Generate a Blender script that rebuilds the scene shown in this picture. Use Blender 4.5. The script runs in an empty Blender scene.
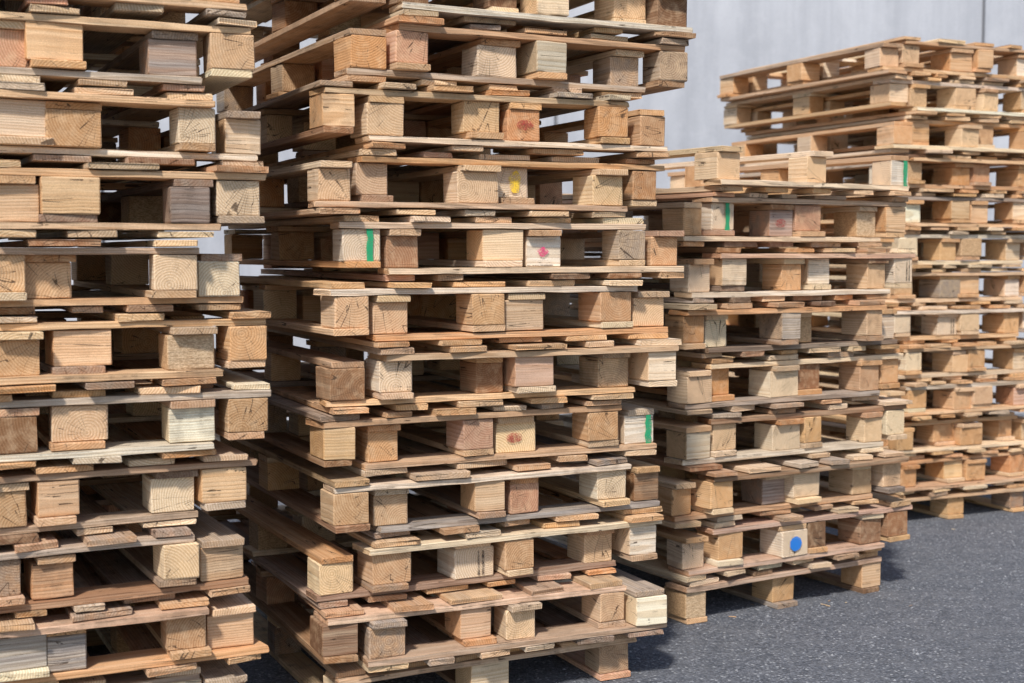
import bpy, math, random
from mathutils import Vector, Matrix
R = random.Random(47)
sc = bpy.context.scene

# ---------------------------------------------------------------- node helpers
def newmat(name):
    m = bpy.data.materials.new(name); m.use_nodes = True
    nt = m.node_tree; nt.nodes.clear()
    out = nt.nodes.new('ShaderNodeOutputMaterial')
    b = nt.nodes.new('ShaderNodeBsdfPrincipled')
    nt.links.new(b.outputs[0], out.inputs[0])
    return m, nt, b, out
class N:
    def __init__(s, nt): s.nt = nt
    def node(s, t, **k):
        n = s.nt.nodes.new(t)
        for a, v in k.items(): setattr(n, a, v)
        return n
    def put(s, sock, v):
        if isinstance(v, bpy.types.NodeSocket): s.nt.links.new(v, sock)
        else: sock.default_value = v
    def math(s, op, a, b=0.0, c=None, clamp=False):
        n = s.node('ShaderNodeMath', operation=op); n.use_clamp = clamp
        s.put(n.inputs[0], a); s.put(n.inputs[1], b)
        if c is not None: s.put(n.inputs[2], c)
        return n.outputs[0]
    def vmul(s, v, k):
        n = s.node('ShaderNodeVectorMath', operation='MULTIPLY'); s.put(n.inputs[0], v); s.put(n.inputs[1], k); return n.outputs[0]
    def noise(s, v, scale, detail=3, rough=0.5, dist=0.0):
        n = s.node('ShaderNodeTexNoise'); s.put(n.inputs['Vector'], v)
        n.inputs['Scale'].default_value = scale; n.inputs['Detail'].default_value = detail
        n.inputs['Roughness'].default_value = rough; n.inputs['Distortion'].default_value = dist
        return n.outputs[0]
    def ramp(s, f, lo, hi, a=0.0, b=1.0):
        n = s.node('ShaderNodeMapRange'); n.clamp = True
        s.put(n.inputs[0], f); n.inputs[1].default_value = lo; n.inputs[2].default_value = hi
        n.inputs[3].default_value = a; n.inputs[4].default_value = b
        return n.outputs[0]
    def mix(s, f, a, b, mode='MIX'):
        n = s.node('ShaderNodeMix', data_type='RGBA', blend_type=mode)
        s.put(n.inputs[0], f); s.put(n.inputs[6], a); s.put(n.inputs[7], b)
        return n.outputs[2]
    def attr(s, name, out='Vector'):
        n = s.node('ShaderNodeAttribute', attribute_name=name); return n.outputs[out]

# ---------------------------------------------------------------- wood
def wood_material():
    m, nt, b, out = newmat('rough_sawn_wood'); h = N(nt)
    g = h.attr('gco'); col = h.attr('bcol', 'Color'); pr = h.attr('bpar')
    sp = h.node('ShaderNodeSeparateXYZ'); h.put(sp.inputs[0], pr)
    grey, chip, dirt = sp.outputs
    endg = h.attr('endg', 'Fac')
    wob = h.noise(h.vmul(g, (3.0, 14.0, 14.0)), 1.0, 1)
    gs = h.node('ShaderNodeSeparateXYZ'); h.put(gs.inputs[0], g)
    r = h.math('SQRT', h.math('ADD', h.math('MULTIPLY', gs.outputs[1], gs.outputs[1]), h.math('MULTIPLY', gs.outputs[2], gs.outputs[2])))
    r = h.math('ADD', r, h.math('MULTIPLY', wob, 0.014))
    fr = h.math('FRACT', h.math('MULTIPLY', r, 170.0))
    ring = h.math('MULTIPLY', h.ramp(fr, 0.25, 0.9), h.ramp(fr, 0.92, 1.0, 1.0, 0.0))
    fib = h.noise(h.vmul(g, (7.0, 260.0, 260.0)), 1.0, 3, 0.65)
    fib2 = h.noise(h.vmul(g, (2.0, 45.0, 45.0)), 1.0, 2, 0.6)
    blotch = h.noise(g, 13.0, 4, 0.65)
    fine = h.noise(g, 380.0, 2, 0.7)
    dk = h.mix(1.0, col, (0.62, 0.46, 0.31, 1), 'MULTIPLY')
    c = h.mix(h.math('MULTIPLY', ring, h.math('MULTIPLY_ADD', endg, 0.2, 0.5)), col, dk)
    c = h.mix(h.ramp(fib, 0.35, 0.72, 0.0, 0.42), c, dk)
    c = h.mix(h.ramp(fib2, 0.45, 0.75, 0.0, 0.30), c, (0.92, 0.72, 0.49, 1))
    gm = h.math('MULTIPLY', grey, h.ramp(fib2, 0.25, 0.62, 0.5, 1.0), clamp=True)
    gc = h.mix(h.ramp(fib, 0.3, 0.7), (0.45, 0.395, 0.355, 1), (0.19, 0.16, 0.14, 1))
    gc = h.mix(h.math('MULTIPLY', ring, 0.5), gc, (0.13, 0.105, 0.09, 1))
    c = h.mix(gm, c, gc)
    vo = h.node('ShaderNodeTexVoronoi'); h.put(vo.inputs['Vector'], h.vmul(g, (1.0, 1.0, 2.2))); vo.inputs['Scale'].default_value = 210
    cs = h.node('ShaderNodeSeparateColor'); h.put(cs.inputs[0], vo.outputs['Color'])
    cc = h.mix(cs.outputs[0], (0.70, 0.51, 0.32, 1), (0.42, 0.27, 0.15, 1))
    c = h.mix(chip, c, cc)
    c = h.mix(h.math('MULTIPLY', endg, 0.55), c, h.mix(1.0, c, (0.94, 0.78, 0.61, 1), 'MULTIPLY'))
    st = h.math('MULTIPLY', h.ramp(blotch, 0.45, 0.72), h.math('MULTIPLY_ADD', dirt, 0.85, 0.05), clamp=True)
    c = h.mix(st, c, (0.13, 0.088, 0.06, 1))
    ang = h.math('ARCTAN2', gs.outputs[1], gs.outputs[2])
    cb = h.node('ShaderNodeCombineXYZ'); h.put(cb.inputs[0], h.math('MULTIPLY', ang, 2.6)); h.put(cb.inputs[1], h.math('MULTIPLY', r, 4.0)); h.put(cb.inputs[2], h.math('MULTIPLY', dirt, 31.0))
    cn = h.noise(cb.outputs[0], 1.4, 1, 0.4)
    crack = h.math('LESS_THAN', h.math('ABSOLUTE', h.math('SUBTRACT', cn, 0.5)), 0.007)
    crack = h.math('MULTIPLY', h.math('MULTIPLY', crack, endg), h.ramp(blotch, 0.48, 0.54))
    sn = h.noise(h.vmul(g, (1.6, 50.0, 50.0)), 1.0, 1, 0.5)
    split = h.math('MULTIPLY', h.math('LESS_THAN', h.math('ABSOLUTE', h.math('SUBTRACT', sn, 0.5)), 0.006), h.math('SUBTRACT', 1.0, endg))
    split = h.math('MULTIPLY', split, h.ramp(blotch, 0.52, 0.56))
    ck = h.math('MAXIMUM', crack, split)
    ck = h.math('MULTIPLY', ck, h.math('SUBTRACT', 1.0, chip))
    c = h.mix(h.math('MULTIPLY', ck, 0.8), c, (0.06, 0.035, 0.022, 1))
    c = h.mix(0.55, c, h.mix(fine, (0.52, 0.52, 0.52, 1), (1.5, 1.5, 1.5, 1)), 'MULTIPLY')
    hgt = h.math('ADD', h.math('MULTIPLY', fib, 0.7), h.math('MULTIPLY', fine, 0.6))
    hgt = h.math('ADD', hgt, h.math('MULTIPLY', ring, 0.3))
    hgt = h.math('SUBTRACT', hgt, h.math('MULTIPLY', ck, 2.0))
    bp = h.node('ShaderNodeBump'); bp.inputs['Strength'].default_value = 0.85; bp.inputs['Distance'].default_value = 0.0014
    h.put(bp.inputs['Height'], hgt); h.put(b.inputs['Normal'], bp.outputs[0])
    h.put(b.inputs['Base Color'], c); b.inputs['Roughness'].default_value = 0.85
    b.inputs['Specular IOR Level'].default_value = 0.2
    return m
WOOD = wood_material()

def paint_material(name, col, cover):
    m, nt, b, out = newmat(name); h = N(nt)
    tc = h.node('ShaderNodeTexCoord')
    n = h.noise(tc.outputs['Object'], 260, 4, 0.7)
    n2 = h.noise(tc.outputs['Object'], 60, 2, 0.5)
    a = h.math('MULTIPLY', h.ramp(h.math('ADD', n, h.math('MULTIPLY', n2, 0.6)), cover - 0.12, cover + 0.16), 0.9)
    h.put(b.inputs['Base Color'], col); b.inputs['Roughness'].default_value = 0.7
    h.put(b.inputs['Alpha'], a)
    return m
MARKS = {'green': paint_material('green_spray_paint', (0.01, 0.34, 0.14, 1), 0.62),
         'red': paint_material('red_stamp_ink', (0.36, 0.03, 0.025, 1), 0.78),
         'blue': paint_material('blue_paint', (0.015, 0.20, 0.66, 1), 0.48),
         'black': paint_material('burnt_stamp', (0.03, 0.02, 0.018, 1), 0.74),
         'pink': paint_material('pink_paint', (0.70, 0.05, 0.18, 1), 0.68),
         'yellow': paint_material('yellow_paint', (0.90, 0.60, 0.04, 1), 0.74)}
MK = list(MARKS.keys())

# ---------------------------------------------------------------- mesh builder
class Builder:
    def __init__(s):
        s.v = []; s.f = []; s.g = []; s.c = []; s.p = []; s.e = []; s.mi = []
    def prism(s, axis, cen, L, w, t, col, par, ch=0.0012, n=3, bow=0.0, rough=0.0007, rag=0.0, pith=None, roll=0.0, yaw=0.0):
        base = len(s.v)
        hw, ht = w/2, t/2
        sec = [(-hw+ch, -ht), (hw-ch, -ht), (hw, -ht+ch), (hw, ht-ch), (hw-ch, ht), (-hw+ch, ht), (-hw, ht-ch), (-hw, -ht+ch)]
        ls = [0, ch] + [ch + (L-2*ch)*i/n for i in range(1, n)] + [L-ch, L]
        pa, pb = pith if pith else (R.uniform(-w, w), R.choice([-1, 1])*R.uniform(0.0, 0.09))
        off = R.uniform(0, 40)
        r1 = R.uniform(-rag, rag); r2 = R.uniform(-rag, rag)
        for i, l in enumerate(ls):
            ins = ch if i in (0, len(ls)-1) else 0
            k = (l/L - .5)
            for j, (a, bb) in enumerate(sec):
                a2 = a - math.copysign(ins, a); b2 = bb - math.copysign(ins, bb)
                ll = l - L/2
                if i <= 1: ll += r1*(a/hw) + R.uniform(-rag, rag)*.3
                if i >= len(ls)-2: ll += r2*(a/hw) + R.uniform(-rag, rag)*.3
                a3 = a2 + R.uniform(-rough, rough) + ll*yaw
                b3 = b2 + R.uniform(-rough, rough)*.6 + bow*(1-4*k*k) + roll*ll
                s.g.append((ll+off, a2-pa, b2-pb)); s.c.append(col); s.p.append(par)
                if axis == 0: x, y, z = ll, a3, b3
                elif axis == 1: x, y, z = -a3, ll, b3
                else: x, y, z = a3, b3, ll
                s.v.append((cen[0]+x, cen[1]+y, cen[2]+z))
        m = len(ls)
        for i in range(m-1):
            for j in range(8):
                k = (j+1) % 8
                s.f.append((base+i*8+j, base+i*8+k, base+(i+1)*8+k, base+(i+1)*8+j)); s.e.append(0.0 if 0 < i < m-2 else .5); s.mi.append(0)
        s.f.append(tuple(base+j for j in reversed(range(8)))); s.e.append(1.0); s.mi.append(0)
        s.f.append(tuple(base+(m-1)*8+j for j in range(8))); s.e.append(1.0); s.mi.append(0)
    def poly(s, pts, kind):
        b = len(s.v)
        for p in pts:
            s.v.append(p); s.g.append((0, 0, 0)); s.c.append((1, 1, 1)); s.p.append((0, 0, 0))
        s.f.append(tuple(range(b, b+len(pts)))); s.e.append(0.0); s.mi.append(1+MK.index(kind))
    def obj(s, name, mats):
        me = bpy.data.meshes.new(name); me.from_pydata(s.v, [], s.f)
        for mt in mats: me.materials.append(mt)
        me.polygons.foreach_set('material_index', s.mi)
        a = me.attributes.new('gco', 'FLOAT_VECTOR', 'POINT'); a.data.foreach_set('vector', [q for p in s.g for q in p])
        a = me.attributes.new('bcol', 'FLOAT_COLOR', 'POINT'); a.data.foreach_set('color', [q for p in s.c for q in (*p, 1.0)])
        a = me.attributes.new('bpar', 'FLOAT_VECTOR', 'POINT'); a.data.foreach_set('vector', [q for p in s.p for q in p])
        a = me.attributes.new('endg', 'FLOAT', 'FACE'); a.data.foreach_set('value', s.e)
        me.update()
        o = bpy.data.objects.new(name, me); sc.collection.objects.link(o)
        return o

TONES = {'honey': (0.78, 0.51, 0.285), 'pale': (0.89, 0.69, 0.47), 'tan': (0.67, 0.455, 0.28), 'orange': (0.70, 0.40, 0.20),
         'brown': (0.38, 0.22, 0.125), 'cream': (0.93, 0.80, 0.62), 'rose': (0.72, 0.46, 0.32), 'dark': (0.25, 0.155, 0.095)}
def pick(age, board=False):
    if age < .3: t = R.choices(['honey', 'pale', 'tan', 'orange', 'cream', 'rose'], [6, 5, 1.2, .8, 2, .4])[0]
    else: t = R.choices(['honey', 'pale', 'tan', 'orange', 'brown', 'cream', 'rose', 'dark'], [5, 4.5, 3, 2.6, 2.2, 4, 1.6, .7])[0]
    c = TONES[t]; k = R.uniform(.84, 1.1)
    c = tuple(min(.93, x*k*R.uniform(.97, 1.03)) for x in c)
    if board:
        grey = max(0, R.gauss(age*.74-.12, .30))
        if R.random() < .25: grey = 0
    else:
        grey = R.uniform(.7, 1.0) if R.random() < age*.26 else max(0, R.gauss(age*.2-.08, .10))
    return c, min(1, grey)
LEN = 1.2
def pallet(name, W, tb, hb, age, inverted, marks=(), blk=0.1, bd=.105):
    B = Builder(); H = 3*tb + hb
    pc, pg = pick(age)
    def par(board=True, chip=0.0):
        c, g = pick(age, board)
        if R.random() < .3: c = tuple(.5*(a+b) for a, b in zip(c, pc))
        return c, (g, chip, R.random()**1.4*(.2+.8*age))
    Z = (lambda z: H - z) if inverted else (lambda z: z)
    bw = [blk*R.uniform(.86, 1.12), blk*R.choice([.9, 1.0, 1.1, 1.25]), blk*R.uniform(.86, 1.12)]
    xs = [bw[0]/2, W/2+R.uniform(-.012, .012), W-bw[2]/2]
    for i in range(3):
        c, p = par()
        B.prism(1, (xs[i]+R.uniform(-.003, .003), LEN/2, Z(tb/2)), LEN+R.uniform(-.012, .004), bw[i]*R.uniform(.88, 1.0), tb*.97, c, p, n=6, bow=R.uniform(-.001, .001), rag=.003)
    for i in range(3):
        for j, y in enumerate((bd/2, LEN/2, LEN-bd/2)):
            chip = 1.0 if R.random() < .08 else 0.0
            c, p = par(False, chip)
            ax = 1 if R.random() < .72 else 0
            dy = R.uniform(-.006, .022) if j == 0 else R.uniform(-.008, .008)
            bl = bd*R.uniform(.85, 1.05)
            L, w = (bl, bw[i]*R.uniform(.9, 1.03)) if ax == 1 else (bw[i], bl)
            pw = (R.uniform(-.07, .07), R.uniform(-.07, .07))
            for mk in marks:
                if mk[0] == i and mk[1] != 'red' and j == 0:
                    c = (.86, .77, .64); p = (0.05, 0, .1)
            B.prism(ax, (xs[i]+R.uniform(-.008, .008), y+dy, Z(tb+hb/2)), L, w, hb*.985, c, p, ch=.0022, n=3, rag=.0025, pith=pw, yaw=R.uniform(-.08, .08), rough=.0014)
            if j == 0:
                yf = y+dy-bl/2-.0052
                for mk in marks:
                    if mk[0] == i: draw(B, mk[1], xs[i], yf, Z(tb+hb/2), bw[i], hb)
    for y in (bd/2, LEN/2, LEN-bd/2):
        c, p = par()
        B.prism(0, (W/2+R.uniform(-.006, .006), y+R.uniform(-.014, .006), Z(tb*1.5+hb)), W+R.uniform(-.012, .022), bd*R.uniform(.8, 1.0), tb*R.uniform(.84, .96), c, p, n=12, bow=R.uniform(-.0018, .0014), rag=.007, rough=.0017, yaw=R.uniform(-.01, .01))
    k = R.choice([5, 5, 5, 6, 4])
    ws = [R.choice([.145, .1, .12, .08]) if 0 < q < k-1 else R.choice([.12, .1, .09]) for q in range(k)]
    tot = sum(ws); lim = W*.65
    ws = [w*min(1, lim/tot) for w in ws]
    gap = (W-sum(ws))/(k-1); x = 0
    for w in ws:
        c, p = par()
        if not (R.random() < .04 and 0 < x < W-.15):
            B.prism(1, (x+w/2+R.uniform(-.01, .01), LEN/2+R.uniform(-.016, .010), Z(tb*2.5+hb)), LEN+R.uniform(-.035, .016), w, tb*.96*R.uniform(.78, 1), c, p, n=7, bow=R.uniform(-.0008, .0008), rag=.008, rough=.0014, yaw=R.uniform(-.007, .007))
        x += w+gap
    return B.obj(name, [WOOD]+[MARKS[q] for q in MK])

def draw(B, kind, x, y, z, w, h):
    if kind == 'green':
        ww = R.uniform(.008, .010); xo = R.choice([.22, .26])*w
        n = 7
        L = [(x+xo-ww*R.uniform(.7, 1.2), y, z-h*.5+h*i/n) for i in range(n+1)]
        Rr = [(x+xo+ww*R.uniform(.7, 1.2), y, z-h*.5+h*i/n) for i in range(n+1)]
        B.poly(L[::-1]+Rr, 'green')
    elif kind == 'blue':
        B.poly([(x+.002+.025*math.cos(a*math.pi/9)*R.uniform(.93, 1.05), y, z+.024*math.sin(a*math.pi/9)*R.uniform(.93, 1.05)) for a in range(18)], kind)
    elif kind == 'red':
        B.poly([(x+.024*math.cos(a*math.pi/10), y, z+.013*math.sin(a*math.pi/10)) for a in range(20)], 'red')
    elif kind == 'black':
        for q in range(2):
            xx = x+w*.1+q*.012
            B.poly([(xx, y, z-h*.4), (xx+.007, y, z-h*.4), (xx+.006+R.uniform(-.003, .004), y, z+h*.42), (xx+.001, y, z+h*.4)], 'black')
    elif kind == 'pink':
        B.poly([(x+.016*math.cos(a*math.pi/7)*R.uniform(.7, 1.1), y, z+.012*math.sin(a*math.pi/7)*R.uniform(.7, 1.1)) for a in range(14)], kind)
    elif kind == 'yellow':
        B.poly([(x+.02*math.cos(a*math.pi/7)*R.uniform(.7, 1.1), y, z+h*.42*math.sin(a*math.pi/7)*R.uniform(.8, 1.0)) for a in range(14)], kind)

def stack(name, loc, ang, W, tb, hb, pairs, ages, shifts, marks, nest=.114, dyj=.026, blk=.09, bd=.105, base='pallet', top_single=False, rj=1.4):
    e = bpy.data.objects.new(name, None); sc.collection.objects.link(e)
    e.location = (loc[0], loc[1], 0); e.rotation_euler = (0, 0, math.radians(ang))
    e.empty_display_size = .3
    H = 3*tb+hb
    def put(o, x, y, z, r):
        o.parent = e; o.location = (x, y, z)
        o.rotation_euler = (R.uniform(-.002, .002), R.uniform(-.002, .002), math.radians(r))
    P = lambda age, inv, mk: pallet('wooden_pallet', W, tb, hb, max(.05, age+(R.uniform(-.2, .2) if age > .3 else 0)), inv, mk, blk, bd)
    if base == 'pallet':
        put(P(ages(0), False, marks.get((0, 'P'), ())), shifts[0][0], R.uniform(0, dyj), .001, R.uniform(-.5, .5))
        z = H + .0015
    else:
        B = Builder()
        for y in (.12, .6, 1.08):
            c, p = pick(.8, True)
            B.prism(0, (W/2+.05, y, base/2), W+.1, .09, base, c, (p, 0, .5), n=4)
        o = B.obj('bearer_timbers', [WOOD]); o.parent = e
        z = base+.001
    for k in range(pairs):
        sh, side = shifts[min(k+1, len(shifts)-1)]
        xa, xb = (0, nest) if side < 0 else (nest, 0)
        r = R.uniform(-rj, rj)
        y0 = R.uniform(-.018, .018)
        put(P(ages(k+1), True, marks.get((k, 'A'), ())), sh+xa+R.uniform(-.003, .003), y0+R.uniform(-dyj, dyj), z, r+R.uniform(-.3, .3))
        if top_single and k == pairs-1: break
        put(P(ages(k+1), False, marks.get((k, 'B'), ())), sh+xb+R.uniform(-.003, .003), y0+R.uniform(-dyj, dyj), z+2*tb+.0008, r+R.uniform(-.3, .3))
        z += 5*tb+hb+.002
    return e, z

S1 = [(0, 1)]+[(R.uniform(-.045, .035), R.choice([-1, 1])) for _ in range(13)]
stack('pallet_stack', (-1.425, 2.64), 26.5, .83, .0162, .079, 13, lambda k: .66 if k < 6 else .42, S1, {}, base=.046, blk=.096, rj=1.8)
S2 = [(.05, 1), (.0, 1), (.01, -1), (.03, 1), (.01, 1), (.03, -1), (.02, 1), (.055, 1), (.0, -1), (.01, 1), (.08, -1), (.09, 1), (.02, 1)]
stack('pallet_stack', (-.455, 3.20), 26.0, .83, .0158, .078, 12, lambda k: .62 if k < 5 else .38, S2,
      {(6, 'B'): ((0, 'green'),), (3, 'A'): ((2, 'green'), (1, 'red')), (7, 'B'): ((1, 'yellow'),), (6, 'A'): ((1, 'pink'),),
       (8, 'A'): ((1, 'red'),), (1, 'A'): ((1, 'black'),)})
S3 = [(.03, 1)]+[(R.uniform(-.03, .03), R.choice([-1, 1])) for _ in range(7)]+[(.0, 1)]
stack('pallet_stack', (.52, 4.09), 31.0, .83, .0170, .0845, 8, lambda k: .42 if k < 8 else .08, S3,
      {(0, 'A'): ((1, 'blue'),), (7, 'A'): ((2, 'green'),), (6, 'B'): ((0, 'green'),), (6, 'A'): ((1, 'red'),), (5, 'B'): ((2, 'black'),)}, top_single=True)
S4 = [(.03, 1)]+[(R.uniform(-.035, .035), R.choice([-1, 1])) for _ in range(13)]
stack('pallet_stack', (1.53, 5.58), 25.0, .82, .0160, .077, 12, lambda k: .1, S4, {(4, 'A'): ((1, 'black'),)}, blk=.094, bd=.12)

# ---------------------------------------------------------------- ground
def ground():
    m, nt, b, out = newmat('asphalt'); h = N(nt)
    tc = h.node('ShaderNodeTexCoord'); P = tc.outputs['Object']
    vo = h.node('ShaderNodeTexVoronoi'); h.put(vo.inputs['Vector'], P); vo.inputs['Scale'].default_value = 140
    cs = h.node('ShaderNodeSeparateColor'); h.put(cs.inputs[0], vo.outputs['Color'])
    big = h.noise(P, .9, 4, .6); mid = h.noise(P, 9, 4, .6); fine = h.noise(P, 300, 3, .7)
    clump = h.noise(P, 45, 3, .65)
    c = h.mix(cs.outputs[0], (0.08, 0.088, 0.108, 1), (0.24, 0.25, 0.28, 1))
    c = h.mix(h.ramp(cs.outputs[1], .93, .96), c, (0.46, 0.47, 0.49, 1))
    c = h.mix(h.ramp(vo.outputs['Distance'], .45, .8, 0, .6), c, (0.035, 0.038, 0.045, 1))
    c = h.mix(h.ramp(fine, .42, .75, 0, .4), c, (0.055, 0.06, 0.07, 1))
    c = h.mix(h.ramp(clump, .5, .66, 0, .5), c, (0.065, 0.07, 0.082, 1))
    c = h.mix(h.ramp(mid, .45, .75, 0, .35), c, (0.25, 0.25, 0.26, 1))
    c = h.mix(h.ramp(big, .4, .7, 0, .35), c, (0.11, 0.118, 0.13, 1))
    hg = h.math('SUBTRACT', h.math('MULTIPLY', fine, .5), vo.outputs['Distance'])
    hg = h.math('ADD', hg, h.math('MULTIPLY', mid, 1.5))
    hg = h.math('SUBTRACT', hg, h.math('MULTIPLY', clump, .8))
    bp = h.node('ShaderNodeBump'); bp.inputs['Strength'].default_value = 1; bp.inputs['Distance'].default_value = .005
    h.put(bp.inputs['Height'], hg); h.put(b.inputs['Normal'], bp.outputs[0])
    h.put(b.inputs['Base Color'], c); b.inputs['Roughness'].default_value = .85
    me = bpy.data.meshes.new('ground'); S = 400
    me.from_pydata([(-S, -S, 0), (S, -S, 0), (S, S, 0), (-S, S, 0)], [], [(0, 1, 2, 3)]); me.materials.append(m)
    o = bpy.data.objects.new('ground', me); sc.collection.objects.link(o)
    B = Builder()
    V = []; F = []
    for i in range(9000):
        x = R.uniform(-.2, 5); y = R.uniform(2.3, 7)
        s = R.choice([.0018, .002, .003, .003, .0045])*R.uniform(.7, 1.4)
        b0 = len(V)
        for dx, dy, dz in ((-1, 0, 0), (0, -1, 0), (1, 0, 0), (0, 1, 0), (.1, .1, .8)):
            V.append((x+dx*s*R.uniform(.6, 1.3), y+dy*s*R.uniform(.6, 1.3), .0006+max(0, dz*s*R.uniform(.7, 1.2))))
        for t in ((0, 1, 4), (1, 2, 4), (2, 3, 4), (3, 0, 4)): F.append(tuple(b0+q for q in t))
    mg, nt, b, out = newmat('grit'); h = N(nt)
    oi = h.node('ShaderNodeNewGeometry')
    h.put(b.inputs['Base Color'], h.mix(oi.outputs['Random Per Island'], (0.08, 0.09, 0.11, 1), (0.34, 0.345, 0.36, 1))); b.inputs['Roughness'].default_value = .9
    me = bpy.data.meshes.new('gravel'); me.from_pydata(V, [], F); me.materials.append(mg)
    o = bpy.data.objects.new('gravel', me); sc.collection.objects.link(o)
    for i in range(26):
        bx, by = R.choice([(0.1, 3.35), (1.0, 4.3), (2.0, 5.6)])
        x = bx+R.gauss(.2, .3); y = by-abs(R.gauss(0, .15))+.1
        L = R.choice([.008, .012, .018])*R.uniform(.7, 1.3)
        c, g = pick(.5)
        B.prism(0, (x, y, .003), L, .003, .002, c, (g, 0, .3), ch=.0004, n=1, yaw=R.uniform(-1.2, 1.2))
    B.obj('wood_splinters', [WOOD])
ground()

# ---------------------------------------------------------------- wall
def wall():
    m, nt, b, out = newmat('concrete'); h = N(nt)
    tc = h.node('ShaderNodeTexCoord'); P = tc.outputs['Object']
    big = h.noise(P, .9, 5, .6); st = h.noise(h.vmul(P, (5, 3, .45)), 1.0, 5, .65); fi = h.noise(P, 60, 4, .7); md = h.noise(P, 7, 4, .6)
    c = h.mix(h.ramp(big, .35, .65), (0.39, 0.40, 0.43, 1), (0.51, 0.52, 0.55, 1))
    c = h.mix(h.ramp(st, .42, .66, 0, .5), c, (0.30, 0.31, 0.34, 1))
    c = h.mix(h.ramp(md, .5, .7, 0, .3), c, (0.56, 0.565, 0.59, 1))
    c = h.mix(h.ramp(fi, .5, .8, 0, .3), c, (0.27, 0.275, 0.295, 1))
    bp = h.node('ShaderNodeBump'); bp.inputs['Strength'].default_value = .4; bp.inputs['Distance'].default_value = .005
    h.put(bp.inputs['Height'], fi); h.put(b.inputs['Normal'], bp.outputs[0])
    h.put(b.inputs['Base Color'], c); b.inputs['Roughness'].default_value = .9
    V = []; F = []
    def box(x0, x1, y0, y1, z0, z1):
        b0 = len(V)
        for x in (x0, x1):
            for y in (y0, y1):
                for z in (z0, z1): V.append((x, y, z))
        for q in ((0, 1, 3, 2), (4, 6, 7, 5), (0, 4, 5, 1), (2, 3, 7, 6), (0, 2, 6, 4), (1, 5, 7, 3)): F.append(tuple(b0+i for i in q))
    Hh = 4.2
    x = -14.65
    while x < 16:
        box(x+.012, x+2.988, 0, .16, 0, Hh); x += 3.0
    box(-14.6, x-.05, .05, .14, 0.002, Hh-.03)
    me = bpy.data.meshes.new('concrete_wall'); me.from_pydata(V, [], F); me.materials.append(m)
    o = bpy.data.objects.new('concrete_wall', me); sc.collection.objects.link(o)
    o.location = (-.05, 9.2, 0); o.rotation_euler = (0, 0, math.radians(6))
wall()

# ---------------------------------------------------------------- light
el, az = math.radians(48), math.radians(-166)
d = Vector((math.sin(az)*math.cos(el), math.cos(az)*math.cos(el), math.sin(el)))
sun = bpy.data.lights.new('sun', 'SUN'); sun.energy = 4.3; sun.angle = math.radians(5.0); sun.color = (1, .955, .895)
so = bpy.data.objects.new('sun', sun); sc.collection.objects.link(so)
so.rotation_euler = (-d).to_track_quat('-Z', 'Y').to_euler()
w = bpy.data.worlds.new('World'); sc.world = w; w.use_nodes = True
nt = w.node_tree; bg = nt.nodes['Background']
sky = nt.nodes.new('ShaderNodeTexSky'); sky.sky_type = 'NISHITA'; sky.sun_disc = False
sky.sun_elevation = el; sky.sun_rotation = az
nt.links.new(sky.outputs[0], bg.inputs[0]); bg.inputs[1].default_value = .15

cam = bpy.data.cameras.new('camera'); co = bpy.data.objects.new('camera', cam); sc.collection.objects.link(co)
co.location = (0, 0, 1.155); co.rotation_euler = (math.radians(90-3.84), 0, 0)
cam.sensor_width = 36; cam.lens = 47.6; cam.clip_end = 1500; cam.clip_start = .05
cam.dof.use_dof = True; cam.dof.focus_distance = 3.5; cam.dof.aperture_fstop = 4.0
sc.camera = co
sc.view_settings.view_transform = 'Standard'; sc.view_settings.look = 'None'; sc.view_settings.exposure = 0
